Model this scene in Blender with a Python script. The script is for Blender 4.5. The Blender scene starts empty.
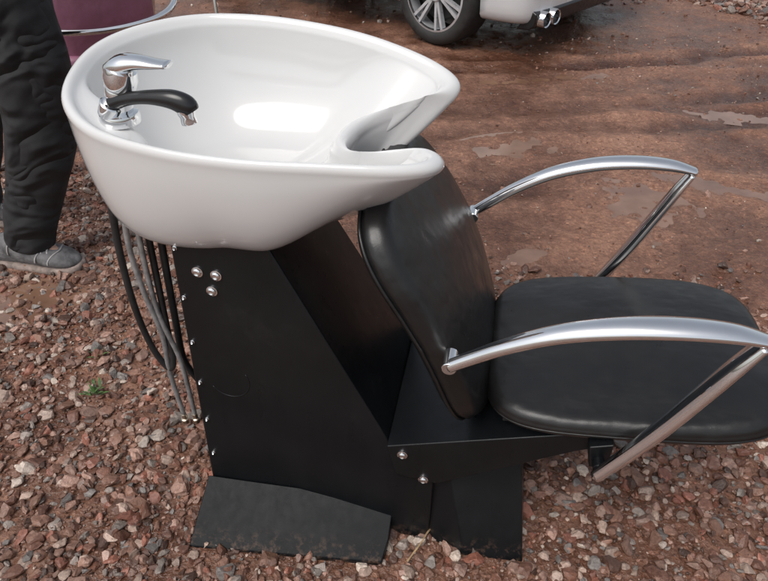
import bpy, bmesh, math, random
import numpy as np
from mathutils import Vector, Matrix
random.seed(4); rng=np.random.default_rng(7)
sc=bpy.context.scene
COL=sc.collection
# ---------------------------------------------------------------- helpers
def link(o,parent=None):
    COL.objects.link(o)
    if parent is not None: o.parent=parent
    return o
def empty(name,loc=(0,0,0),rz=0,parent=None):
    o=bpy.data.objects.new(name,None); o.empty_display_size=.1
    o.location=loc; o.rotation_euler=(0,0,rz); return link(o,parent)
def mk(name,verts,faces,mat,parent=None,smooth=True,bevel=0,sub=0,segs=2):
    me=bpy.data.meshes.new(name); me.from_pydata([tuple(v) for v in verts],[],faces)
    bm=bmesh.new(); bm.from_mesh(me); bmesh.ops.recalc_face_normals(bm,faces=bm.faces); bm.to_mesh(me); bm.free()
    me.materials.append(mat)
    for p in me.polygons: p.use_smooth=smooth
    o=bpy.data.objects.new(name,me); link(o,parent)
    if bevel:
        b=o.modifiers.new('b','BEVEL'); b.width=bevel; b.segments=segs; b.limit_method='ANGLE'; b.angle_limit=math.radians(25); b.harden_normals=True
    if sub:
        s=o.modifiers.new('s','SUBSURF'); s.levels=sub; s.render_levels=sub
    return o
def catmull(P,n=8,closed=False):
    P=[np.array(p,float) for p in P]; out=[]; N=len(P)
    rngi=range(N if closed else N-1)
    for i in rngi:
        if closed: a,b,c,d=P[(i-1)%N],P[i],P[(i+1)%N],P[(i+2)%N]
        else: a=P[max(i-1,0)];b=P[i];c=P[i+1];d=P[min(i+2,N-1)]
        for k in range(n):
            t=k/n
            out.append(.5*((2*b)+(-a+c)*t+(2*a-5*b+4*c-d)*t*t+(-a+3*b-3*c+d)*t**3))
    if not closed: out.append(P[-1])
    return out
def sweep_geo(path,rad,side=None,seg=14,cap=True):
    V=[];F=[];n=len(path);prev=None
    for i,p in enumerate(path):
        t=path[min(i+1,n-1)]-path[max(i-1,0)]; t=t/np.linalg.norm(t)
        if side is not None:
            s=np.array(side,float); s=s-t*s.dot(t); s/=np.linalg.norm(s)
        else:
            if prev is None:
                h=np.array((0,0,1.)) if abs(t[2])<.9 else np.array((1.,0,0))
                s=np.cross(t,h)
            else: s=prev-t*prev.dot(t)
            s/=np.linalg.norm(s); prev=s
        u=np.cross(s,t)
        r=rad[i] if hasattr(rad,'__len__') else rad
        a,b=(r if hasattr(r,'__len__') else (r,r))
        for k in range(seg):
            an=2*math.pi*k/seg
            V.append(p+s*a*math.cos(an)+u*b*math.sin(an))
    for i in range(n-1):
        for k in range(seg):
            F.append((i*seg+k,i*seg+(k+1)%seg,(i+1)*seg+(k+1)%seg,(i+1)*seg+k))
    if cap:
        F.append(tuple(range(seg))[::-1]); F.append(tuple((n-1)*seg+k for k in range(seg)))
    return V,F
def tube(name,pts,r,mat,parent=None,n=8,side=None,seg=14,closed=False,radii=None):
    path=catmull(pts,n,closed)
    if closed: path.append(path[0])
    if radii is not None:
        R=catmull([tuple(q) if hasattr(q,'__len__') else (q,q) for q in radii],n)
        rad=[(max(q[0],1e-4),max(q[1],1e-4)) for q in R]
    else: rad=r
    V,F=sweep_geo(path,rad,side,seg,not closed)
    return mk(name,V,F,mat,parent)
def cyl(name,c,axis,r,h,mat,parent=None,seg=28,profile=None,smooth=True):
    ax=Vector(axis).normalized(); q=ax.to_track_quat('Z','Y')
    prof=profile or [(0,0),(r*.92,0),(r,r*.08),(r,h-r*.1),(r*.9,h),(0,h)]
    V=[];F=[];m=len(prof)
    for (rr,z) in prof:
        for k in range(seg):
            a=2*math.pi*k/seg
            V.append(Vector(c)+q@Vector((max(rr,1e-5)*math.cos(a),max(rr,1e-5)*math.sin(a),z)))
    for i in range(m-1):
        for k in range(seg):
            F.append((i*seg+k,i*seg+(k+1)%seg,(i+1)*seg+(k+1)%seg,(i+1)*seg+k))
    F.append(tuple(range(seg))[::-1]); F.append(tuple((m-1)*seg+k for k in range(seg)))
    o=mk(name,V,F,mat,parent,smooth)
    es=o.modifiers.new('e','EDGE_SPLIT'); es.split_angle=math.radians(40)
    return o
def superell(w,l,n,seg=72):
    out=[]
    for k in range(seg):
        a=2*math.pi*k/seg; c,s=math.cos(a),math.sin(a)
        out.append((w*math.copysign(abs(c)**(2/n),c),l*math.copysign(abs(s)**(2/n),s)))
    return out
def cushion(name,outline,t,mapf,mat,parent,crown=.012,edge=.02):
    V=[];F=[];seg=len(outline)
    mx=max(abs(p[0]) for p in outline);my=max(abs(p[1]) for p in outline)
    rings=[]
    prof=[]
    for k in range(7):
        a=math.pi/2*k/6; prof.append((edge*(1-math.sin(a)), edge*(1-math.cos(a))))
    prof.append((-.003,t*.5))
    for k in range(7):
        a=math.pi/2*k/6; prof.append((edge*(1-math.cos(a)), t-edge+edge*math.sin(a)))
    for (ins,w) in prof:
        rings.append([(p[0]*(1-ins/mx),p[1]*(1-ins/my),w) for p in outline])
    base=rings[-1]
    for s in (.93,.85,.74,.6,.44,.28,.12):
        rings.append([(p[0]*s,p[1]*s,t+crown*(1-s**2.2)) for p in base])
    b0=rings[0]; bot=[[(p[0]*s,p[1]*s,0) for p in b0] for s in (.1,.5)]
    rings=bot+rings
    for r in rings:
        for p in r: V.append(mapf(*p))
    for i in range(len(rings)-1):
        for k in range(seg):
            F.append((i*seg+k,i*seg+(k+1)%seg,(i+1)*seg+(k+1)%seg,(i+1)*seg+k))
    F.append(tuple(range(seg))[::-1]);F.append(tuple((len(rings)-1)*seg+k for k in range(seg)))
    return mk(name,V,F,mat,parent)
# ---------------------------------------------------------------- materials
class NT:
    def __init__(s,name):
        s.m=bpy.data.materials.new(name); s.m.use_nodes=True; s.t=s.m.node_tree; s.b=s.t.nodes['Principled BSDF']
    def n(s,ty,**kw):
        x=s.t.nodes.new(ty)
        for k,v in kw.items():
            if k in x.inputs: x.inputs[k].default_value=v
            else: setattr(x,k,v)
        return x
    def l(s,a,b): s.t.links.new(a,b)
    def coord(s,kind='Object'): return s.n('ShaderNodeTexCoord').outputs[kind]
    def noise(s,scale,detail=4,rough=.55,co=None):
        x=s.n('ShaderNodeTexNoise'); x.inputs['Scale'].default_value=scale; x.inputs['Detail'].default_value=detail; x.inputs['Roughness'].default_value=rough
        s.l(co or s.coord(),x.inputs['Vector']); return x
    def ramp(s,inp,stops):
        r=s.n('ShaderNodeValToRGB'); e=r.color_ramp.elements
        while len(e)<len(stops): e.new(.5)
        for i,(p,c) in enumerate(stops): e[i].position=p; e[i].color=(*c,1) if len(c)==3 else c
        s.l(inp,r.inputs[0]); return r
    def bump(s,h,strength,dist=.01,normal=None):
        b=s.n('ShaderNodeBump'); b.inputs['Strength'].default_value=strength; b.inputs['Distance'].default_value=dist
        s.l(h,b.inputs['Height'])
        if normal: s.l(normal,b.inputs['Normal'])
        return b.outputs[0]
g=lambda v:(v,v,v)
def simple(name,col,rough,metal=0,noise_s=30,var=.15,bump=0,bs=200,coat=0,rvar=.1,bd=.002):
    k=NT(name); b=k.b
    nz=k.noise(noise_s,4)
    c1=tuple(x*(1-var) for x in col); c2=tuple(min(x*(1+var),1) for x in col)
    k.l(k.ramp(nz.outputs[0],[(.3,c1),(.7,c2)]).outputs[0],b.inputs['Base Color'])
    k.l(k.ramp(nz.outputs[0],[(.3,g(max(rough-rvar,0.0))),(.7,g(rough+rvar))]).outputs[0],b.inputs['Roughness'])
    b.inputs['Metallic'].default_value=metal
    b.inputs['Coat Weight'].default_value=coat; b.inputs['Coat Roughness'].default_value=.04
    if bump: k.l(k.bump(k.noise(bs,3).outputs[0],bump,bd),b.inputs['Normal'])
    return k.m
M_por=simple('porcelain',(.64,.64,.632),.12,0,4,.02,0,coat=.6,rvar=.04)
M_chr=simple('chrome',(.80,.81,.82),.055,1,14,.05,0,rvar=.03)
def black_metal(name='black_powder_coat',spec=.4,r0=.26):
    k=NT(name); b=k.b; co=k.coord()
    d=k.noise(5,5,.65); sp=k.noise(420,2)
    w=k.n('ShaderNodeMapping'); k.l(co,w.inputs[0]); w.inputs['Scale'].default_value=(14,14,1.5)
    st=k.noise(4,4,.6,co=w.outputs[0])
    r=k.ramp(d.outputs[0],[(.42,(.0050,.0060,.0072)),(.62,(.0075,.0086,.0098)),(.82,(.019,.020,.021))])
    sx=k.n('ShaderNodeSeparateXYZ'); k.l(co,sx.inputs[0])
    mr=k.n('ShaderNodeMapRange'); k.l(sx.outputs[2],mr.inputs[0]); mr.inputs[1].default_value=.04; mr.inputs[2].default_value=0.0
    sp2=k.noise(60,5,.7)
    mul=k.n('ShaderNodeMath',operation='MULTIPLY'); k.l(mr.outputs[0],mul.inputs[0]); k.l(k.ramp(sp2.outputs[0],[(.5,g(0)),(.68,g(.8))]).outputs[0],mul.inputs[1])
    mx=k.n('ShaderNodeMix',data_type='RGBA'); k.l(mul.outputs[0],mx.inputs[0]); k.l(r.outputs[0],mx.inputs[6]); mx.inputs[7].default_value=(.13,.08,.055,1)
    k.l(mx.outputs[2],b.inputs['Base Color'])
    k.l(k.ramp(st.outputs[0],[(.3,g(r0)),(.7,g(r0+.14))]).outputs[0],b.inputs['Roughness'])
    b.inputs['Specular IOR Level'].default_value=spec
    n0=k.bump(k.noise(3.5,2,.4).outputs[0],.25,.02)
    k.l(k.bump(sp.outputs[0],.12,.001,n0),b.inputs['Normal'])
    return k.m
M_blk=black_metal('black_powder_coat',.32)
M_foot=black_metal('black_foot_coat',.16,.34)
def leather(name,col,r0=.33,wr=1):
    k=NT(name); b=k.b
    v=k.n('ShaderNodeTexVoronoi'); v.inputs['Scale'].default_value=420; k.l(k.coord(),v.inputs['Vector'])
    big=k.noise(7,3,.5); mid=k.noise(28,4,.6); dust=k.noise(5,6,.7)
    k.l(k.ramp(dust.outputs[0],[(.4,col),(.66,tuple(c*1.2+.001 for c in col)),(.85,tuple(c*1.8+.010 for c in col))]).outputs[0],b.inputs['Base Color'])
    k.l(k.ramp(mid.outputs[0],[(.3,g(r0-.06)),(.7,g(r0+.09))]).outputs[0],b.inputs['Roughness'])
    mp=k.n('ShaderNodeMapping'); k.l(k.coord(),mp.inputs[0]); mp.inputs['Scale'].default_value=(6,16,9)
    cr=k.noise(1.0,3,.5,co=mp.outputs[0])
    n1=k.bump(big.outputs[0],.5,.022); n1=k.bump(cr.outputs[0],.28*wr,.012,n1); n2=k.bump(v.outputs['Distance'],.10,.001,n1)
    k.l(n2,b.inputs['Normal']); return k.m
M_lea=leather('black_leatherette',(.0085,.0083,.0083))
M_mar=leather('mauve_leatherette',(.30,.125,.19),.4)
M_rub=simple('black_rubber',(.02,.02,.021),.5,0,40,.3,.2,300)
M_pla=simple('black_plastic',(.012,.012,.013),.2,0,20,.2)
M_gh=simple('grey_hose',(.30,.30,.30),.36,.3,60,.3,.5,500)
M_steel=simple('dull_steel',(.5,.49,.47),.28,1,90,.2)
M_alloy=simple('wheel_alloy',(.62,.63,.65),.35,.5,20,.1,coat=.6)
M_brass=simple('worn_brass',(.6,.52,.42),.35,1,90,.2)
M_car=simple('car_paint',(.66,.67,.68),.3,.1,3,.03,0,coat=1)
M_glass=simple('tinted_glass',(.02,.022,.025),.05,0,3,.1)
M_red=simple('tail_lamp_plastic',(.35,.01,.01),.15,0,3,.1,coat=1)
M_tyre=simple('tyre_rubber',(.022,.021,.02),.7,0,25,.35,.4,120)
def cloth():
    k=NT('dark_trouser_cloth'); b=k.b; co=k.coord()
    mp=k.n('ShaderNodeMapping'); k.l(co,mp.inputs[0]); mp.inputs['Scale'].default_value=(5,5,8); mp.inputs['Rotation'].default_value=(.5,.7,0)
    f=k.n('ShaderNodeTexNoise'); f.inputs['Scale'].default_value=1.0; f.inputs['Detail'].default_value=2; f.inputs['Distortion'].default_value=.3; k.l(mp.outputs[0],f.inputs['Vector'])
    d=k.noise(6,6,.7)
    k.l(k.ramp(d.outputs[0],[(.35,(.013,.013,.014)),(.6,(.020,.020,.022)),(.85,(.05,.043,.038))]).outputs[0],b.inputs['Base Color'])
    b.inputs['Roughness'].default_value=.85
    rr=k.n('ShaderNodeMath',operation='ABSOLUTE'); sb=k.n('ShaderNodeMath',operation='SUBTRACT'); k.l(f.outputs[0],sb.inputs[0]); sb.inputs[1].default_value=.5; k.l(sb.outputs[0],rr.inputs[0])
    n1=k.bump(rr.outputs[0],1,.14); k.l(k.bump(k.noise(300,2).outputs[0],.3,.001,n1),b.inputs['Normal'])
    return k.m
M_cloth=cloth()
M_jack=simple('dark_jacket_cloth',(.03,.032,.036),.85,0,14,.3,.5,60)
M_skin=simple('skin',(.45,.27,.2),.5,0,20,.1)
M_hair=simple('hair',(.04,.025,.015),.6,0,60,.4,.6,200)
M_shoe=simple('grey_shoe_suede',(.13,.127,.13),.75,0,22,.6,.7,60,bd=.005)
M_sole=simple('shoe_sole_rubber',(.24,.19,.165),.8,0,40,.5,.3,100)
M_lace=simple('shoe_lace',(.35,.34,.33),.8,0,40,.2)
M_leaf=simple('weed_leaf',(.06,.12,.03),.5,0,60,.4)
M_twig=simple('twig_bark',(.30,.2,.11),.8,0,60,.4)
# ---------------------------------------------------------------- terrain height
def vnoise(x,y,s,seed):
    x=np.asarray(x,float)*s+seed*17.3; y=np.asarray(y,float)*s-seed*9.1
    xi=np.floor(x).astype(np.int64); yi=np.floor(y).astype(np.int64); fx=x-xi; fy=y-yi
    fx=fx*fx*(3-2*fx); fy=fy*fy*(3-2*fy)
    def h(a,b):
        n=(a*374761393+b*668265263+seed*1274126177)&0xffffffff
        n=((n^(n>>13))*1274126177)&0xffffffff
        return ((n^(n>>16))&0xffff)/65535.
    return (h(xi,yi)*(1-fx)+h(xi+1,yi)*fx)*(1-fy)+(h(xi,yi+1)*(1-fx)+h(xi+1,yi+1)*fx)*fy-.5
PUD=[(.68,2.80,.20,.10,.1,.022),(1.10,2.30,.14,.20,-.5,.024),(1.55,2.36,.34,.07,-.5,.024),
     (.52,1.88,.12,.04,.3,.018),(-1.22,1.60,.28,.14,.2,.034),(1.95,3.2,.30,.06,-.3,.018),(-.93,2.5,.12,.06,.2,.02),(.1,3.5,.45,.05,.15,.014),(-.86,1.50,.10,.05,0,.02),(1.5,1.75,.12,.06,.4,.02),(.9,3.75,.5,.05,.2,.016)]
def base_h(x,y,hf=1):
    z=.022*vnoise(x,y,1.3,1)+.016*vnoise(x,y,4.1,2)*hf
    for (off,ang,dep) in ((2.95,.13,.018),(3.25,.12,.014),(3.9,.16,.016),(4.3,-.1,.011),(2.35,.2,.010)):
        dd=dep*(.6+.9*(vnoise(x,y,1.9,51)+.5))
        d=(y-off-ang*x+.08*np.sin(x*1.3)+.05*vnoise(x,y,3,52)); z=z-dd*np.exp(-(d/.08)**2); z=z+dd*.5*np.exp(-((np.abs(d)-.14)/.05)**2)
    u=np.exp(-(((x-.05)/.62)**4+((y-.95)/.5)**4)); z=z*(1-.85*u)-.002*u
    return z
def height(x,y):
    x=np.asarray(x,float);y=np.asarray(y,float)
    z=base_h(x,y)
    fine=.010*vnoise(x,y,11,3)+.009*vnoise(x,y,27,4)
    u=np.exp(-(((x-.05)/.62)**4+((y-.95)/.5)**4)); fine=fine*(1-.8*u)
    for cx,cy,rx,ry,rt,dp in PUD:
        c,s=math.cos(rt),math.sin(rt); a=((x-cx)*c+(y-cy)*s)/rx; b=(-(x-cx)*s+(y-cy)*c)/ry
        r=np.sqrt(a*a+b*b)
        near=np.exp(-(r/2.3)**4)
        rd=r+1.0*vnoise(x,y,7,31)+.9*vnoise(x,y,19,32)+.7*vnoise(x,y,42,33)
        lv=float(base_h(np.float64(cx),np.float64(cy),0))
        tgt=lv+dp*.5*np.tanh((rd-1)*1.0)
        z=z*(1-near)+tgt*near; fine=fine*(1-.3*near)
    z=z+fine
    far=np.clip((np.hypot(x,y)-12)/20,0,1)
    return z*(1-far)
def axis(a,b,step,lo,hi,grow=1.18):
    L=list(np.arange(a,b,step)); s=step
    x=L[-1]
    while x<hi: s*=grow; x+=s; L.append(x)
    s=step; x=L[0]; pre=[]
    while x>lo: s*=grow; x-=s; pre.append(x)
    return np.array(pre[::-1]+L)
X=axis(-2.6,3.0,.013,-150,150); Y=axis(.35,4.6,.013,-60,220)
gx,gy=np.meshgrid(X,Y); gz=height(gx,gy)
nx,ny=len(X),len(Y)
me=bpy.data.meshes.new('ground')
me.vertices.add(nx*ny); me.vertices.foreach_set('co',np.stack([gx,gy,gz],-1).astype(np.float32).ravel())
i,j=np.meshgrid(np.arange(nx-1),np.arange(ny-1)); b0=(j*nx+i).ravel()
quads=np.stack([b0,b0+1,b0+nx+1,b0+nx],-1).astype(np.int32)
me.loops.add(quads.size); me.loops.foreach_set('vertex_index',quads.ravel())
me.polygons.add(len(quads)); me.polygons.foreach_set('loop_start',np.arange(0,quads.size,4,dtype=np.int32))
me.polygons.foreach_set('use_smooth',np.ones(len(quads),bool))
me.update(calc_edges=True)
def gravelmask(x,y):
    n=vnoise(x,y,1.7,11)*.8+vnoise(x,y,5,12)*.4
    a=1.62-y+n*.7+np.where(x<-.3,np.clip((-x-.3)*1.5,0,1.1),0)
    a=a-np.where(x>.9,(x-.9)*.2,0)
    return np.clip(a*1.8+.35,0,1)
k=NT('wet_red_mud'); b=k.b; co=k.coord()
n1=k.noise(1.1,4,.6); n2=k.noise(9,6,.7); n3=k.noise(55,4,.7); n4=k.noise(1.9,4,.65)
mix=k.n('ShaderNodeMix',data_type='RGBA'); k.l(k.ramp(n3.outputs[0],[(.3,g(0)),(.7,g(1))]).outputs[0],mix.inputs[0])
k.l(k.ramp(n2.outputs[0],[(.3,(.110,.048,.028)),(.55,(.195,.094,.058)),(.75,(.29,.165,.110))]).outputs[0],mix.inputs[6])
k.l(k.ramp(n1.outputs[0],[(.3,(.140,.063,.038)),(.7,(.30,.172,.118))]).outputs[0],mix.inputs[7])
vo=k.n('ShaderNodeTexVoronoi'); vo.inputs['Scale'].default_value=95; k.l(co,vo.inputs['Vector'])
vr=k.n('ShaderNodeTexVoronoi'); vr.inputs['Scale'].default_value=38; k.l(co,vr.inputs['Vector'])
sep=k.n('ShaderNodeSeparateColor'); k.l(vo.outputs['Color'],sep.inputs[0])
grit=k.ramp(sep.outputs[0],[(.0,(.6,.55,.52)),(.6,(.95,.95,.95)),(.9,(1.08,1.06,1.05)),(1,(1.7,1.65,1.6))])
m2=k.n('ShaderNodeMix',data_type='RGBA',blend_type='MULTIPLY'); m2.inputs[0].default_value=.7
k.l(mix.outputs[2],m2.inputs[6]); k.l(grit.outputs[0],m2.inputs[7])
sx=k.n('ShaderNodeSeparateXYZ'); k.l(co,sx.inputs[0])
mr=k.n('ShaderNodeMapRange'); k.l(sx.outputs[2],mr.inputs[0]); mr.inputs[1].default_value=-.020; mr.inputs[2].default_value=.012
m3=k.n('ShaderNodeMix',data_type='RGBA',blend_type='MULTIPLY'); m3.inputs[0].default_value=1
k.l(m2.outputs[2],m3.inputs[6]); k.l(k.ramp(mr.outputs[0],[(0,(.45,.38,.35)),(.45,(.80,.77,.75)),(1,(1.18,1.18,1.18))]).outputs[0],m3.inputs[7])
wetm=k.ramp(n4.outputs[0],[(.40,g(0)),(.56,g(1))])
m4=k.n('ShaderNodeMix',data_type='RGBA',blend_type='MULTIPLY'); m4.inputs[0].default_value=1
k.l(m3.outputs[2],m4.inputs[6]); k.l(k.ramp(wetm.outputs[0],[(0,(.66,.60,.57)),(1,(1.10,1.11,1.12))]).outputs[0],m4.inputs[7])
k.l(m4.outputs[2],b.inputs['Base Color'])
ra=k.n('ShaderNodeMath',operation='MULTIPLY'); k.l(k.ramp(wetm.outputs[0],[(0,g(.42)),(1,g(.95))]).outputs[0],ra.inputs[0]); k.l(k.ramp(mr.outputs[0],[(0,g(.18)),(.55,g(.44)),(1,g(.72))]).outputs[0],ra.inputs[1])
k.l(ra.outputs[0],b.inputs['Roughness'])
nb=k.bump(n2.outputs[0],.5,.03); nb=k.bump(n3.outputs[0],.5,.012,nb); nb=k.bump(vo.outputs['Distance'],.4,.006,nb); nb=k.bump(vr.outputs['Distance'],.3,.008,nb)
k.l(nb,b.inputs['Normal'])
me.materials.append(k.m)
ground=bpy.data.objects.new('ground',me); link(ground); ground['kind']='structure'; ground['label']='wet reddish brown mud with gravel and ruts'
k=NT('muddy_water'); k.b.inputs['Roughness'].default_value=.03; k.b.inputs['IOR'].default_value=1.8
k.l(k.ramp(k.noise(6,4).outputs[0],[(.3,(.14,.072,.045)),(.7,(.26,.15,.10))]).outputs[0],k.b.inputs['Base Color'])
k.l(k.bump(k.noise(30,3).outputs[0],.05,.004),k.b.inputs['Normal']); M_wat=k.m
V=[];F=[]
for (cx,cy,rx,ry,rt,dp) in PUD:
    c,s=math.cos(rt),math.sin(rt); st=len(V); lev=float(base_h(np.float64(cx),np.float64(cy),0))-dp*.10
    V.append((cx,cy,lev))
    for q in range(40):
        a=2*math.pi*q/40; px,py=rx*1.9*math.cos(a),ry*1.9*math.sin(a)
        V.append((cx+px*c-py*s,cy+px*s+py*c,lev))
    for q in range(40): F.append((st,st+1+q,st+1+(q+1)%40))
w=mk('puddle_water',V,F,M_wat,None,False); w['kind']='structure'
# ---------------------------------------------------------------- gravel
def template(sub,seed):
    r=np.random.default_rng(seed); bm=bmesh.new(); bmesh.ops.create_icosphere(bm,subdivisions=sub,radius=1)
    v=np.array([x.co[:] for x in bm.verts]); f=np.array([[q.index for q in x.verts] for x in bm.faces]); bm.free()
    for _ in range(9 if sub>1 else 4):
        n=r.normal(size=3); n/=np.linalg.norm(n); d=r.uniform(.4,.75); e=np.maximum(0,v@n-d); v-=e[:,None]*n
    v*=r.uniform([.85,.62,.45],[1.3,.95,.75]); v+=r.normal(size=v.shape)*.03
    return v,f
PAL=np.array([(.155,.074,.050),(.21,.114,.080),(.29,.180,.140),(.37,.275,.225),(.25,.215,.19),(.080,.043,.031),(.48,.41,.35),(.16,.145,.135),(.25,.105,.072)])
PW=np.array([.21,.20,.17,.10,.07,.13,.025,.055,.07]); PW/=PW.sum()
def stones(px,py,size,sub,lift):
    vs=[];fs=[];cs=[];off=0
    T=[template(sub,100+q) for q in range(14)]
    ti=rng.integers(0,14,len(px)); z=height(px,py)
    for q in range(14):
        m=np.where(ti==q)[0]; n=len(m)
        if n==0: continue
        v,f=T[q]
        a=rng.uniform(0,2*np.pi,n); ca,sa=np.cos(a),np.sin(a); tl=rng.normal(0,.4,n); ct,stt=np.cos(tl),np.sin(tl)
        s=size[m]
        x=v[None,:,0]*np.ones((n,1)); y=v[None,:,1]*np.ones((n,1)); zz=v[None,:,2]*np.ones((n,1))
        x2=x*ct[:,None]-zz*stt[:,None]; z2=x*stt[:,None]+zz*ct[:,None]
        x3=x2*ca[:,None]-y*sa[:,None]; y3=x2*sa[:,None]+y*ca[:,None]
        P=np.stack([x3*s[:,None]+px[m][:,None],y3*s[:,None]+py[m][:,None],z2*s[:,None]+z[m][:,None]+(lift*s*rng.uniform(.3,1.2,n))[:,None]],-1)
        vs.append(P.reshape(-1,3)); K=len(v)
        fs.append((f[None]+np.arange(n)[:,None,None]*K+off).reshape(-1,3)); off+=n*K
        c=PAL[rng.choice(len(PAL),n,p=PW)]*rng.uniform(.65,1.3,(n,1))
        cs.append(np.repeat(c,K,0))
    return np.concatenate(vs),np.concatenate(fs),np.concatenate(cs)
def region(n,x0,x1,y0,y1,pf):
    x=rng.uniform(x0,x1,n); y=rng.uniform(y0,y1,n)
    kk=rng.uniform(0,1,n)<pf(x,y)
    kk&=np.abs(x)<(y*.80+.55)
    return x[kk],y[kk]
def notunit(x,y):
    c,s=math.cos(math.radians(11)),math.sin(math.radians(11)); dx,dy=x-.16,y-.965
    lx=dx*c-dy*s; ly=dx*s+dy*c
    return ~((lx>-.54)&(lx<.18)&(np.abs(ly)<np.where(lx<-.12,.30,.20)))
parts=[]
x,y=region(34000,-1.9,2.0,.42,2.6,lambda x,y:gravelmask(x,y)*.95); kk=notunit(x,y); x,y=x[kk],y[kk]
parts.append(stones(x,y,np.minimum(rng.gamma(2.3,.0036,len(x))+.0040,.025),2,.36))
x,y=region(46000,-2.2,2.4,.42,3.0,lambda x,y:.06+.94*gravelmask(x,y)); kk=notunit(x,y); x,y=x[kk],y[kk]
parts.append(stones(x,y,rng.uniform(.0022,.0062,len(x)),1,.5))
x,y=region(8000,-2.4,3.4,1.3,5.6,lambda x,y:.10+.6*(vnoise(x,y,1.2,21)>.08)); parts.append(stones(x,y,rng.gamma(2.0,.0022,len(x))+.002,1,.14))
x,y=region(9000,-4.5,4.5,4.4,8,lambda x,y:.04+.96*((vnoise(x,y,.7,22)*.6+(y-5.8)*.3)>.1)); parts.append(stones(x,y,rng.gamma(3,.004,len(x))+.004,1,.25))
x,y=region(14000,2.0,5.5,4.7,7.5,lambda x,y:np.clip(((x-2.5)*.8+(y-5.2)*.7+vnoise(x,y,2,23)*.8)*2,0,1)); parts.append(stones(x,y,rng.gamma(3,.006,len(x))+.006,1,.35))
vs=[];fs=[];cs=[];off=0
for v,f,c in parts: vs.append(v);fs.append(f+off);cs.append(c);off+=len(v)
vs=np.concatenate(vs).astype(np.float32);fs=np.concatenate(fs).astype(np.int32);cs=np.concatenate(cs)
me=bpy.data.meshes.new('gravel'); me.vertices.add(len(vs)); me.vertices.foreach_set('co',vs.ravel())
me.loops.add(fs.size); me.loops.foreach_set('vertex_index',fs.ravel()); me.polygons.add(len(fs)); me.polygons.foreach_set('loop_start',np.arange(0,fs.size,3,dtype=np.int32))
me.polygons.foreach_set('use_smooth',np.zeros(len(fs),bool))
me.update(calc_edges=True)
at=me.attributes.new('stone_colour','FLOAT_COLOR','POINT'); at.data.foreach_set('color',np.concatenate([cs,np.ones((len(cs),1))],1).astype(np.float32).ravel())
k=NT('gravel_stone'); b=k.b
aa=k.n('ShaderNodeAttribute',attribute_name='stone_colour'); nz=k.noise(130,3,.7)
m=k.n('ShaderNodeMix',data_type='RGBA',blend_type='MULTIPLY'); m.inputs[0].default_value=1; k.l(aa.outputs[0],m.inputs[6]); k.l(k.ramp(nz.outputs[0],[(.3,(.65,.6,.58)),(.7,(1.25,1.22,1.2))]).outputs[0],m.inputs[7])
k.l(m.outputs[2],b.inputs['Base Color']); k.l(k.ramp(k.noise(3,2).outputs[0],[(.35,g(.28)),(.65,g(.62))]).outputs[0],b.inputs['Roughness'])
k.l(k.bump(nz.outputs[0],.6,.003),b.inputs['Normal'])
me.materials.append(k.m); gr=bpy.data.objects.new('gravel',me); link(gr); gr['kind']='stuff'; gr['label']='loose brown pink and grey crushed stones on the mud'
# ---------------------------------------------------------------- backwash unit
U=empty('backwash_unit',(.16,.965,0),math.radians(-11))
U['label']='black salon backwash chair with white ceramic basin standing on gravel'; U['category']='salon chair'
RIM=[(-.046,-.132,.889),(-.064,-.170,.895),(-.12,-.196,.898),(-.22,-.211,.90),(-.34,-.220,.90),(-.47,-.215,.905),(-.59,-.187,.917),(-.67,-.118,.937),(-.706,-.01,.957),(-.695,.08,.972),(-.64,.16,.981),
 (-.56,.215,.984),(-.45,.238,.981),(-.34,.237,.973),(-.24,.222,.962),(-.15,.197,.946),(-.085,.168,.930),(-.050,.134,.916),(-.062,.102,.902),(-.115,.086,.887),(-.165,.070,.873),(-.206,.036,.860),(-.219,-.02,.853),(-.202,-.064,.854),(-.158,-.084,.862),(-.10,-.090,.872),(-.060,-.100,.881)]
R=catmull(RIM,6,True); cx,cy=-.395,0.0
V=[];F=[];N=len(R)
def sm(a,b,x): t=min(max((x-a)/(b-a),0),1); return t*t*(3-2*t)
atap=math.atan2(-.128,-.165)
def gw(p,a0,w):
    a=math.atan2(p[1]-cy,p[0]-cx); d=(a-a0+math.pi)%(2*math.pi)-math.pi
    return math.exp(-(d/w)**4)
def lw(p): return 1+1.5*gw(p,0,.34)
deck=lambda p:.19*gw(p,atap,.38)
outer=[0,.10,.2,.3,.4,.5,.6,.69,.77,.84,.895,.935,.965,.985,.996]
lip=[(.004,-.008),(-.004,-.003),(.0,.003),(.010,.0075),(.025,.010),(.045,.0095),(.064,.004),(.076,-.003)]
inner=[.995,.98,.955,.92,.87,.8,.7,.58,.44,.28,.12,.04]
rings=[]
for s in outer:
    ring=[]
    for p in R:
        wn=sm(-.34,-.07,p[0])
        pw=4.8+7*min(max((-.42-p[0])/.22,0),1)
        t1=(1-s**pw)**.5; t2=(1-s**1.9); t=t1*(1-wn)+t2*wn
        zb=.686
        ring.append((cx+(p[0]-cx)*s,cy+(p[1]-cy)*s,(p[2]-.008*s)*(1-t)+zb*t))
    rings.append(ring)
for ds,dz in lip: rings.append([(cx+(p[0]-cx)*(1-ds*lw(p)),cy+(p[1]-cy)*(1-ds*lw(p)),p[2]+dz*(1+.4*(lw(p)-1))) for p in R])
f0=lambda p:1-.083*lw(p)
rings.append([(cx+(p[0]-cx)*(f0(p)-deck(p)*.5),cy+(p[1]-cy)*(f0(p)-deck(p)*.5),p[2]-.006) for p in R])
rings.append([(cx+(p[0]-cx)*(f0(p)-.003-deck(p)),cy+(p[1]-cy)*(f0(p)-.003-deck(p)),p[2]-.010) for p in R])
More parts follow.
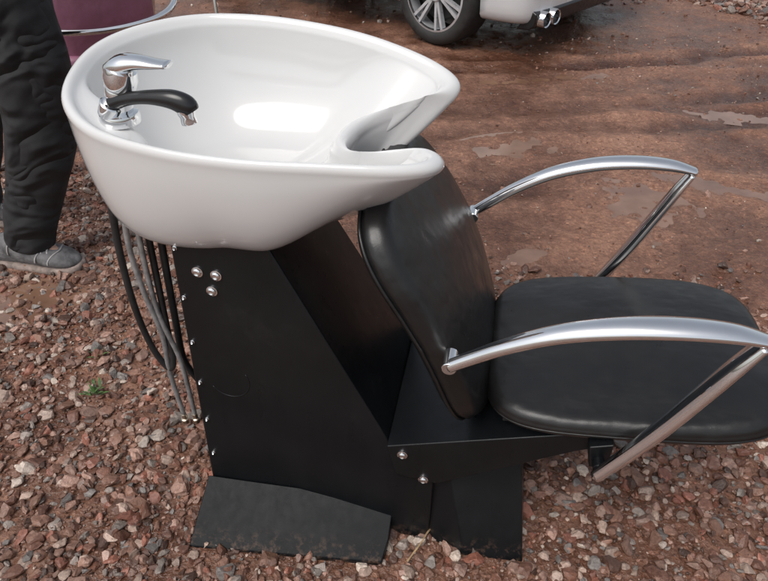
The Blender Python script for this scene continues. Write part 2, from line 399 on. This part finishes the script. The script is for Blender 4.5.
for s in inner:
    ring=[]
    for p in R:
        wn=sm(-.28,-.12,p[0]); t=(1-s**3.6)**.62*(1-wn)+(1-s**2.2)*wn
        zt=p[2]-.011; zb=.765; f_=f0(p)-.005-deck(p)*sm(.3,.95,s)
        ring.append((cx+(p[0]-cx)*s*f_,cy+(p[1]-cy)*s*f_,zt*(1-t)+zb*t))
    rings.append(ring)
for r in rings: V+=r
for i_ in range(len(rings)-1):
    for q in range(N): F.append((i_*N+q,i_*N+(q+1)%N,(i_+1)*N+(q+1)%N,(i_+1)*N+q))
F.append(tuple((len(rings)-1)*N+q for q in range(N)))
basin=mk('washbasin',V,F,M_por,U,True,0,1)
basin['label']='glossy white ceramic basin with neck notch'
cyl('drain',(cx,cy,.7665),(0,0,1),.026,.004,M_chr,basin)
def prism(profile,yn,yf):
    n=len(profile); V=[(x,yn(x,z),z) for x,z in profile]+[(x,yf(x,z),z) for x,z in profile]
    F=[tuple(range(n))[::-1],tuple(n+q for q in range(n))]+[(q,(q+1)%n,n+(q+1)%n,n+q) for q in range(n)]
    return V,F
def merge(L):
    V=[];F=[]
    for v,f in L:
        o=len(V); V+=v; F+=[tuple(o+q for q in ff) for ff in f]
    return V,F
ynear=lambda x,z:-.16-.05*(.72-z)/.72
yfar=lambda x,z:.10+.06*(.72-z)/.72
V,F=prism([(-.53,-.01),(-.513,.75),(-.345,.745),(-.112,.287),(-.02,.285),(-.02,-.01)],ynear,yfar)
ped=mk('pedestal',V,F,M_blk,U,True,.004)
ped['label']='satin black sheet metal pedestal, muddy at the bottom'
V=[(-.035,-.204,-.01),(.192,-.232,-.01),(.150,-.055,.27),(-.035,-.185,.27),(-.035,.19,-.01),(.192,.19,-.01),(.150,.055,.27),(-.035,.15,.27),(.000,-.165,.25),(.065,-.236,-.01)]
F=[(0,9,8,3),(9,1,2,8),(8,2,3),(1,5,6,2),(5,4,7,6),(4,0,3,7),(3,2,6,7),(0,4,5,1,9)]
mk('pedestal_front',V,F,M_blk,ped,False,.003)
def foot(sg,yo):
    A=(-.535,-.206,.095);B=(-.315,-.206,.105);C=(-.105,-.252,.040);D=(-.545,-.332,.002);E=(-.112,-.292,.010)
    pts=[A,B,C,E,D]; top=[(x,y*sg+yo,z) for x,y,z in pts]
    bot=[(x,y*sg+yo,-.014) for x,y,z in pts]; bot[1]=(-.105,-.2*sg+yo,-.014)
    V=top+bot+[(-.105,-.2*sg+yo,.060)]
    F=[(0,1,10,2,3,4),(0,4,9,5),(4,3,8,9),(3,2,7,8),(2,10,6,7),(10,1,0,5,6)]
    return V,F
mk('foot',*foot(1,0),M_foot,ped,True,.003)
mk('foot',*foot(-1,-.03),M_foot,ped,True,.003)
br=prism([(-.118,.302),(.262,.432),(.272,.392),(.235,.372),(-.012,.205),(-.10,.215)],lambda x,z:-.207,lambda x,z:.19)
mk('seat_bracket',*br,M_blk,U,True,.003)
def bolt(x,y,z,r=.0085,par=ped,ax=(0,-1,.07)):
    cyl('bolt',(x,y,z),ax,r,.005,M_chr,par,16,[(0,-.002),(r*1.25,-.002),(r*1.25,.0015),(r,.002),(r*.95,.004),(r*.6,.006),(r*.3,.0045),(0,.0045)])
for x,z in ((-.470,.655),(-.435,.652),(-.448,.617)): bolt(x,ynear(x,z)-.001,z)
for x,z in ((-.085,.285),(-.04,.215)): bolt(x,-.2085,z,.0085)
for q in range(6):
    z=.70-.105*q; bolt(-.505-.006*(q/5),ynear(0,z)-.0008,z,.0035)
for q in range(5):
    cyl('bolt',(-.521,-.12,.68-.12*q),(-1,0,0),.006,.005,M_steel,ped,12)
rp=[]
for q in range(25):
    a=math.radians(-150+q*7.5); x=-.445+.043*math.cos(a); z=.40+.043*math.sin(a); rp.append((x,ynear(x,z)+.0002,z))
tube('pressed_ring',rp,.0012,M_blk,ped,1,seg=8)
# seat
th=math.radians(6.5)
def seatmap(u,v,w):
    x=u*math.cos(th)-w*math.sin(th); z=u*math.sin(th)+w*math.cos(th)
    z+=.004*math.sin(u*9+v*7)*(w>.03)
    return (.325+x,v,.428+z)
o=superell(.262,.222,4.6,96)
o=[(u,v*(1-.05*max(0,u/.26)**2)) for u,v in o]
seat=cushion('seat',o,.052,seatmap,M_lea,U,.020,.022); seat['label']='padded black leatherette seat'
tube('piping',[seatmap(u*1.004,v*1.004,.022) for u,v in o],.0026,M_lea,seat,1,seg=8,closed=True)
mk('seat_board',*prism([(.10,.405),(.50,.445),(.50,.43),(.10,.385)],lambda x,z:-.17,lambda x,z:.17),M_rub,seat,True,.002)
# backrest
dirv=np.array((-.215,0,.43)); dirv/=np.linalg.norm(dirv); nrm=np.array((dirv[2],0,-dirv[0]))
cen=np.array((-.066,0.008,.588))
def backmap(u,v,w):
    bend=-.020*math.cos(min(abs(v)/.26,1)*math.pi*.5)**2+.006*(u/.2)**2
    p=cen+dirv*v+nrm*(w-.018-bend)+np.array((0,u,0))
    return tuple(p)
o=superell(.234,.246,4.2,96)
o=[(u*(1-.02*max(0,v/.24)),v) for u,v in o]
backr=cushion('backrest',o,.064,backmap,M_lea,U,.014,.026); backr['label']='reclined padded black leatherette backrest'
tube('piping',[backmap(u*1.004,v*1.004,.018) for u,v in o],.003,M_lea,backr,1,seg=8,closed=True)
# armrests
for sg in (-1,1):
    y=.25*sg
    top=[(-.006,.590),(.03,.618),(.08,.655),(.15,.695),(.23,.722),(.31,.735),(.38,.736),(.43,.728)]
    rad=[(.0115,.011),(.0125,.012),(.0145,.0125),(.018,.0135),(.0215,.0135),(.0225,.0125),(.020,.011),(.014,.007)]
    A=tube('armrest',[(x,y+.012*sg*math.sin(x*6),z) for x,z in top],0,M_chr,U,8,side=(0,1,0),seg=20,radii=rad)
    A['label']='curved polished chrome armrest'
    leg=[(.424,.722),(.402,.672),(.374,.603),(.342,.526),(.306,.450),(.268,.378)]
    lr=[(.016,.008),(.019,.011),(.0185,.0125),(.017,.013),(.0145,.0125),(.012,.0115)]
    tube('leg',[(x,y+.008*sg,z) for x,z in leg],0,M_chr,A,8,side=(0,1,0),seg=18,radii=lr)
    cyl('bolt',(.272,y,.388),(0,-sg,0),.011,.045,M_blk,A,20)
    cyl('bolt',(-.006,y+.008*sg,.590),(0,-sg,0),.0125,.04,M_chr,A,20)
    cyl('bolt',(.274,y+.006*sg,.386),(0,sg,0),.007,.012,M_chr,A,16)
mk('armrest_bracket',*prism([(.25,.42),(.29,.435),(.29,.375),(.26,.365)],lambda x,z:-.232,lambda x,z:.232),M_blk,U,True,.003)
# tap
tb=np.array((-.566,-.128,.922))
T=cyl('tap',tuple(tb),(0,0,1),.02,.09,M_chr,U,32,[(0,-.01),(.031,-.01),(.032,.0),(.030,.006),(.020,.009),(0,.010)])
T['label']='chrome mixer tap mounted on the basin rim'
cyl('tap_body',tuple(tb+np.array((0,0,.004))),(.33,0,1),.02,.08,M_chr,T,32,[(0,0),(.022,0),(.021,.026),(.022,.030),(.022,.040),(.021,.043),(.024,.047),(.0255,.062),(.023,.075),(.014,.081),(0,.083)])
tube('lever',[tuple(tb+np.array(q)) for q in ((.004,0,.072),(.028,0,.083),(.055,-.002,.088),(.082,-.004,.088),(.106,-.006,.089))],0,M_chr,T,6,side=(0,1,0),seg=16,radii=[(.015,.012),(.022,.015),(.019,.011),(.016,.0075),(.015,.005)])
tube('hand_shower',[tuple(tb+np.array(q)) for q in ((.004,-.014,.026),(.024,-.015,.034),(.052,-.017,.040),(.08,-.019,.043),(.110,-.020,.042),(.130,-.020,.034),(.136,-.020,.025))],0,M_pla,T,7,side=(0,1,0),seg=18,radii=[(.0135,.0125),(.012,.0105),(.0115,.010),(.0125,.0115),(.0145,.015),(.0145,.017),(.0125,.013)])
cyl('spray_head',tuple(tb+np.array((.127,-.020,.029))),(.15,0,-1),.013,.03,M_chr,T,24,[(0,0),(.013,0),(.0135,.006),(.0115,.012),(.0125,.018),(.0125,.022),(0,.022)])
cyl('shower_socket',tuple(tb+np.array((-.008,-.014,.008))),(.6,-.1,1),.0175,.022,M_chr,T,24)
# hoses
hp=[([(-.60,-.14,.76),(-.616,-.135,.66),(-.616,-.13,.55),(-.612,-.12,.44),(-.628,-.11,.31),(-.628,-.105,.17)],.0055,M_gh,'end'),
    ([(-.585,-.13,.76),(-.600,-.125,.64),(-.606,-.12,.50),(-.594,-.11,.37),(-.600,-.10,.26),(-.606,-.095,.165)],.0055,M_gh,'end'),
    ([(-.625,-.13,.78),(-.638,-.135,.66),(-.648,-.13,.52),(-.645,-.12,.40),(-.628,-.11,.33),(-.610,-.11,.36),(-.600,-.11,.5),(-.590,-.10,.74)],.0068,M_rub,None),
    ([(-.575,-.08,.76),(-.585,-.085,.6),(-.600,-.08,.44),(-.612,-.07,.32),(-.592,-.06,.24),(-.565,-.06,.21)],.0075,M_rub,None)]
for pts,r,mm,e in hp:
    h=tube('hose',pts,r,mm,U,8,seg=12)
    if e:
        p=pts[-1]; cyl('hose_connector',(p[0],p[1],p[2]-.028),(0,0,1),.009,.03,M_brass,h,12,[(0,0),(.009,0),(.009,.012),(.006,.014),(.0065,.028),(0,.03)])
# ---------------------------------------------------------------- car
C=empty('parked_car',(.955,5.10,0),math.radians(136)); C['label']='silver hatchback with twin chrome exhausts parked on the mud'; C['category']='car'
st=[(-.69,.68,.27,.72,.80,.50),(-.68,.76,.22,.84,.92,.58),(-.62,.86,.20,.93,1.12,.60),(-.38,.895,.20,.95,1.32,.60),(0,.905,.19,.95,1.44,.60),(.7,.90,.19,.93,1.48,.61),(1.4,.90,.19,.91,1.46,.61),(1.9,.90,.19,.90,1.30,.60),(2.3,.90,.20,.88,1.02,.62),(2.7,.89,.20,.84,.93,.6),(3.1,.84,.22,.76,.84,.52),(3.35,.70,.25,.66,.72,.42),(3.44,.5,.33,.58,.62,.3)]
V=[];F=[]
for x,w,zb,zs,zr,rw in st:
    half=[(0,zb),(w*.7,zb),(w*.95,zb+.01),(w*.985,zb+.10),(w,.5*(zb+zs)),(w*.985,zs-.04),(w*.95,zs),(rw*1.04,zr-.06),(rw*.8,zr-.01),(0,zr)]
    V+=[(x,y,z) for y,z in half]+[(x,-y,z) for y,z in half[1:-1]][::-1]
m_=18
for i_ in range(len(st)-1):
    for q in range(m_): F.append((i_*m_+q,i_*m_+(q+1)%m_,(i_+1)*m_+(q+1)%m_,(i_+1)*m_+q))
F.append(tuple(range(m_)));F.append(tuple((len(st)-1)*m_+q for q in range(m_)))
body=mk('body',V,F,M_car,C,True,0,2)
for wx in (0,2.6):
    cu=cyl('arch_cutter',(wx,-1.2,.335),(0,1,0),.365,2.4,M_rub,C,48,[(0,0),(.365,0),(.365,2.4),(0,2.4)],False)
    cu.modifiers.clear()
    bo=body.modifiers.new('arch','BOOLEAN'); bo.operation='DIFFERENCE'; bo.object=cu; bo.solver='EXACT'
bpy.context.view_layer.update()
dg=bpy.context.evaluated_depsgraph_get(); nm=bpy.data.meshes.new_from_object(body.evaluated_get(dg)); body.modifiers.clear(); body.data=nm
for ob in [q for q in bpy.data.objects if q.name.startswith('arch_cutter')]: bpy.data.objects.remove(ob)
mk('underbody',*prism([(-.5,.22),(3.2,.22),(3.2,.5),(-.5,.5)],lambda x,z:-.52,lambda x,z:.52),M_rub,C,False)
def wheel(x,y,sg):
    W=empty('wheel',(x,y,.335),0,C)
    prof=[(.235,.02),(.245,.0),(.275,-.012),(.31,-.008),(.328,.01),(.335,.04),(.335,.18),(.328,.21),(.31,.225),(.245,.22),(.235,.2),(.235,.02)]
    seg=56;V=[];F=[]
    for r,h in prof:
        for q in range(seg):
            a=2*math.pi*q/seg; V.append((r*math.cos(a),(.10-h)*sg,r*math.sin(a)))
    for i_ in range(len(prof)-1):
        for q in range(seg): F.append((i_*seg+q,i_*seg+(q+1)%seg,(i_+1)*seg+(q+1)%seg,(i_+1)*seg+q))
    mk('tyre',V,F,M_tyre,W)
    L=[]
    for q in range(7):
        for dd in (-.12,.12):
            a=2*math.pi*q/7+dd; c,s=math.cos(a),math.sin(a)
            def P(r,wd,h): return (r*c-wd*s,h*sg,r*s+wd*c)
            pts=[P(.03,-.010,.080),P(.03,.010,.080),P(.237,.009,.098),P(.237,-.009,.098),P(.03,-.010,.05),P(.03,.010,.05),P(.237,.009,.06),P(.237,-.009,.06)]
            L.append((pts,[(0,1,2,3),(4,7,6,5),(0,4,5,1),(1,5,6,2),(2,6,7,3),(3,7,4,0)]))
    ringp=[(.234,.104),(.247,.100),(.247,.0),(.232,-.0),(.228,.09)]
    V=[];F=[]
    for r,h in ringp:
        for q in range(seg):
            a=2*math.pi*q/seg; V.append((r*math.cos(a),h*sg,r*math.sin(a)))
    for i_ in range(len(ringp)-1):
        for q in range(seg): F.append((i_*seg+q,i_*seg+(q+1)%seg,(i_+1)*seg+(q+1)%seg,(i_+1)*seg+q))
    L.append((V,F)); V,F=merge(L)
    mk('rim',V,F,M_alloy,W,False)
    cyl('hub',(0,.05*sg,0),(0,sg,0),.055,.045,M_alloy,W,24)
    cyl('brake_disc',(0,0,0),(0,sg,0),.19,.02,M_tyre,W,40)
wheel(0,.80,1);wheel(2.6,.80,1);wheel(0,-.80,-1);wheel(2.6,-.80,-1)
dif=prism([(-.69,.215),(-.705,.29),(-.66,.31),(-.56,.18),(-.66,.19)],lambda x,z:-.74,lambda x,z:.74)
mk('rear_diffuser',*dif,M_pla,C,True,.01)
for sy in (.665,.555,-.555,-.665):
    cyl('exhaust',(-.54,sy,.252),(-1,0,0),.048,.21,M_chr,C,32,[(0,.0),(.048,.0),(.048,.19),(.045,.20),(.039,.195),(.039,.12),(0,.12)])
    cyl('exhaust_bore',(-.665,sy,.252),(-1,0,0),.0385,.004,M_rub,C,24)
for sy in (1,-1):
    mk('tail_light',*prism([(-.70,.74),(-.66,.90),(-.48,.90),(-.54,.76)],lambda x,z:sy*.5,lambda x,z:sy*.85),M_red,C,True,.015)
for sg in (1,-1):
    ws=[(-.25,1.0),(2.0,.97),(1.75,1.27),(1.3,1.39),(.6,1.40),(.0,1.36)]
    def yy(z): return sg*(.875-(z-.95)/.5*.24)
    V=[(x,yy(z),z) for x,z in ws]+[(x,yy(z)-.03*sg,z) for x,z in ws]; n=len(ws)
    mk('side_window',V,[tuple(range(n)),tuple(n+q for q in range(n))[::-1]]+[(q,(q+1)%n,n+(q+1)%n,n+q) for q in range(n)],M_glass,C,False)
# ---------------------------------------------------------------- person
def skinbody(name,pts,edges,radii,mat,parent,root=0,sub=2):
    me=bpy.data.meshes.new(name); me.from_pydata(pts,edges,[]); me.materials.append(mat)
    o=bpy.data.objects.new(name,me); link(o,parent)
    md=o.modifiers.new('skin','SKIN'); md.use_smooth_shade=True
    sv=me.skin_vertices[0].data
    for q,r in enumerate(radii): sv[q].radius=(r,r) if not hasattr(r,'__len__') else r; sv[q].use_root=(q==root)
    s=o.modifiers.new('s','SUBSURF'); s.levels=sub; s.render_levels=sub
    return o
PX,PY=-1.36,1.86
P={'pel':(.28,.08,.93),'hipL':(.32,-.02,.88),'kneeL':(.29,-.01,.50),'ankL':(.09,-.02,.10),'toeL':(.22,-.05,.05),
   'hipR':(.22,.19,.88),'kneeR':(-.06,.20,.50),'ankR':(-.24,.24,.10),'toeR':(-.08,.28,.05),
   'sp':(.30,.08,1.15),'ch':(.35,.08,1.35),'nk':(.38,.08,1.50),'hd':(.42,.08,1.62),'ht':(.42,.08,1.74),
   'shL':(.35,-.10,1.42),'elL':(.30,-.17,1.14),'wrL':(.50,-.15,1.08),'haL':(.58,-.13,1.08),'shR':(.35,.26,1.42),'elR':(.30,.33,1.14),'wrR':(.50,.30,1.08),'haR':(.58,.28,1.08)}
names=list(P); pts=[P[n] for n in names]; ix={n:q for q,n in enumerate(names)}
E=[('pel','hipL'),('hipL','kneeL'),('kneeL','ankL'),('ankL','toeL'),('pel','hipR'),('hipR','kneeR'),('kneeR','ankR'),('ankR','toeR'),('pel','sp'),('sp','ch'),('ch','nk'),('nk','hd'),('hd','ht'),('ch','shL'),('shL','elL'),('elL','wrL'),('wrL','haL'),('ch','shR'),('shR','elR'),('elR','wrR'),('wrR','haR')]
RD={'pel':.11,'hipL':.085,'kneeL':.055,'ankL':.036,'toeL':.025,'hipR':.085,'kneeR':.055,'ankR':.036,'toeR':.025,'sp':.12,'ch':.13,'nk':.055,'hd':.088,'ht':.075,'shL':.06,'elL':.042,'wrL':.028,'haL':.035,'shR':.06,'elR':.042,'wrR':.028,'haR':.035}
person=skinbody('person',pts,[(ix[a],ix[b]) for a,b in E],[RD[n] for n in names],M_skin,None)
person.location=(PX,PY,0); person['label']='person in baggy dark trousers and grey laced trainers on gravel'; person['category']='person'
tp=[P['pel'],P['hipL'],(.325,-.015,.70),P['kneeL'],(.215,-.01,.34),(.15,-.02,.21),(.125,-.02,.135),(.095,-.02,.068),P['hipR'],(.10,.2,.7),P['kneeR'],(-.14,.22,.32),(-.19,.24,.18),(-.22,.24,.068),(.29,.08,1.03)]
trz=skinbody('trousers',tp,[(0,1),(1,2),(2,3),(3,4),(4,5),(5,6),(6,7),(0,8),(8,9),(9,10),(10,11),(11,12),(12,13),(0,14)],[.16,.146,.128,.110,.090,.092,.080,.095,.145,.125,.108,.090,.095,.092,.16],M_cloth,person,sub=3)
dt=bpy.data.textures.new('folds','CLOUDS'); dt.noise_scale=.22; dt.noise_depth=0; dm=trz.modifiers.new('d','DISPLACE'); dm.texture=dt; dm.strength=.04; dm.texture_coords='LOCAL'
jp=[(.29,.08,1.02),P['sp'],P['ch'],P['shL'],P['elL'],P['wrL'],P['shR'],P['elR'],P['wrR'],(.375,.08,1.47)]
skinbody('jacket',jp,[(0,1),(1,2),(2,3),(3,4),(4,5),(2,6),(6,7),(7,8),(2,9)],[.155,.15,.155,.085,.062,.048,.085,.062,.048,.075],M_jack,person)
skinbody('hair',[(.39,.08,1.64),(.405,.08,1.72),(.41,.08,1.77)],[(0,1),(1,2)],[.093,.09,.05],M_hair,person)
def shoe(ax,ay,yaw):
    L=[(-.095,.036,.02,.10),(-.07,.043,.02,.125),(-.01,.045,.02,.135),(.04,.047,.02,.120),(.09,.052,.02,.098),(.14,.057,.02,.084),(.18,.054,.02,.074),(.21,.042,.024,.058),(.228,.018,.03,.042)]
    def W2(x,y,z): return (x*math.cos(yaw)-y*math.sin(yaw)+ax,x*math.sin(yaw)+y*math.cos(yaw)+ay,z)
    def loft(L,zf):
        V=[];F=[];m=16
        for x,w,z0,z1 in L:
            for q in range(m):
                a=2*math.pi*q/m; c,s=math.cos(a),math.sin(a)
                V.append(W2(x,w*math.copysign(abs(c)**.75,c),zf(z0,z1,s)))
        for i_ in range(len(L)-1):
            for q in range(m): F.append((i_*m+q,i_*m+(q+1)%m,(i_+1)*m+(q+1)%m,(i_+1)*m+q))
        F.append(tuple(range(m)));F.append(tuple((len(L)-1)*m+q for q in range(m)))
        return V,F
    S=mk('shoe',*loft(L,lambda z0,z1,s:(z0+z1)/2+(z1-z0)/2*s),M_shoe,person,True,0,1)
    L2=[(x+(.006 if x>0 else -.006),w+.006,0,.034) for x,w,_,_ in L]
    mk('sole',*loft(L2,lambda z0,z1,s:(z0+z1)/2+(z1-z0)/2*math.copysign(abs(s)**.4,s)),M_sole,S,True)
    for sx_ in (.165,.12,.02):
        k_=[q for q in range(len(L)-1) if L[q][0]<=sx_<=L[q+1][0]][0]; f_=(sx_-L[k_][0])/(L[k_+1][0]-L[k_][0]); w_=L[k_][1]*(1-f_)+L[k_+1][1]*f_; z1_=L[k_][3]*(1-f_)+L[k_+1][3]*f_
        tube('seam',[W2(sx_-.022*abs(math.cos(a)),(w_+.001)*math.copysign(abs(math.cos(a))**.75,math.cos(a)),(.02+z1_)/2+(z1_-.018)/2*math.sin(a)) for a in [math.pi*q/10 for q in range(11)]],.0028,M_lace,S,3,seg=6)
    for q in range(5):
        xx=.045+.02*q; zz=.121-.0085*q
        for tw_ in (.012,-.012):
            tube('lace',[W2(xx+dx,yv,zz+.005-16*yv*yv) for yv,dx in ((-.036,-tw_),(-.02,-tw_*.5),(0,0),(.02,tw_*.5),(.036,tw_))],.0034,M_lace,S,3,seg=7)
shoe(.055,-.03,-.14); shoe(-.24,.24,.2)
# ---------------------------------------------------------------- mauve chair
S=empty('salon_armchair',(-1.29,2.90,0),math.radians(118)); S['label']='mauve padded salon chair with chrome arms and legs behind person'; S['category']='chair'
cushion('seat',superell(.26,.25,4,64),.09,lambda u,v,w:(u,v,.40+w),M_mar,S,.015,.03)
def bm2(u,v,w):
    a=u/.30; return (-.27-.10*v/.25+(.30-.30*math.cos(a))*.9-w*.7, .30*math.sin(a)*.98, .66+v*1.05)
cushion('backrest',superell(.29,.27,2.9,64),.06,bm2,M_mar,S,.022,.026)
tube('back_rail',[(.10,.335,.675),(-.10,.335,.67),(-.26,.315,.655),(-.36,.22,.63),(-.395,.0,.615),(-.36,-.22,.63),(-.26,-.315,.655),(-.10,-.335,.67),(.10,-.335,.675)],.013,M_chr,S,8,seg=12)
for sg in (-1,1):
    tube('armrest',[(.08,.335*sg,.676),(.18,.325*sg,.66),(.25,.31*sg,.58),(.25,.28*sg,.42)],.015,M_chr,S,8,seg=12)
    tube('leg',[(.24,.25*sg,.42),(.29,.27*sg,.2),(.31,.28*sg,.03),(.24,.28*sg,.016),(-.1,.28*sg,.016),(-.28,.28*sg,.018)],.017,M_chr,S,8,seg=12)
    tube('leg',[(-.22,.25*sg,.42),(-.25,.27*sg,.2),(-.28,.28*sg,.02)],.017,M_chr,S,8,seg=12)
G=cyl('metal_post',(-1.27,5.0,-.02),(0,0,1),.013,1.3,M_chr,None,20,[(0,0),(.12,0),(.12,.012),(.02,.025),(.013,.05),(.013,1.28),(0,1.3)])
G['label']='thin chrome floor stand on the mud'; G['category']='stand'
# ---------------------------------------------------------------- small stuff
def weed(x,y,n,sz):
    V=[];F=[];z=float(height(x,y))
    for q in range(n):
        a=random.uniform(0,6.28); l=sz*random.uniform(.5,1); w=l*.10; el=random.uniform(.2,1.0)
        d=Vector((math.cos(a)*math.cos(el),math.sin(a)*math.cos(el),math.sin(el))); s=Vector((-math.sin(a),math.cos(a),0))*w
        b_=Vector((x+random.uniform(-.02,.02),y+random.uniform(-.015,.015),z+.008)); o_=len(V)
        V+=[b_-s*.3,b_+s*.3,b_+d*l*.55+s,b_+d*l-Vector((0,0,l*.2)),b_+d*l*.55-s]
        F+=[(o_,o_+1,o_+2,o_+3,o_+4)]
    w_=mk('weed',V,F,M_leaf,None,False); w_['label']='small green weed growing among the gravel'; w_['category']='weed'; return w_
weed(-.81,1.19,26,.045); weed(-.86,1.33,12,.03)
tw=tube('twig',[(.05,.70,.014),(.08,.735,.024),(.10,.765,.026),(.125,.80,.018),(.13,.84,.014)],.0022,M_twig,None,4,seg=7); tw['label']='thin dry twig lying on the gravel'; tw['category']='twig'
# ---------------------------------------------------------------- world, sun, camera
W=bpy.data.worlds.new('World'); sc.world=W; W.use_nodes=True; t=W.node_tree; bg=t.nodes['Background']
sky=t.nodes.new('ShaderNodeTexSky'); sky.sky_type='NISHITA'; sky.sun_disc=False
EL,AZ=math.radians(58),math.radians(-140)
sky.sun_elevation=EL; sky.sun_rotation=AZ; sky.dust_density=4; sky.air_density=1.2
hs_=t.nodes.new('ShaderNodeHueSaturation'); hs_.inputs['Saturation'].default_value=.4; t.links.new(sky.outputs[0],hs_.inputs['Color']); t.links.new(hs_.outputs[0],bg.inputs[0]); bg.inputs[1].default_value=.15
sd=Vector((math.sin(AZ)*math.cos(EL),math.cos(AZ)*math.cos(EL),math.sin(EL)))
L=bpy.data.lights.new('sun','SUN'); L.energy=1.4; L.angle=math.radians(38); L.color=(1,.97,.94); lo=bpy.data.objects.new('sun',L); link(lo); lo.rotation_euler=(-sd).to_track_quat('-Z','Y').to_euler()
cam=bpy.data.cameras.new('camera'); co_=bpy.data.objects.new('camera',cam); link(co_)
co_.location=(0,0,1.31); co_.rotation_euler=(math.radians(90-38),0,0); cam.sensor_width=36; cam.lens=36*620/768; cam.clip_start=.02; cam.clip_end=600
sc.camera=co_
sc.view_settings.view_transform='Standard'; sc.view_settings.look='None'; sc.view_settings.exposure=0
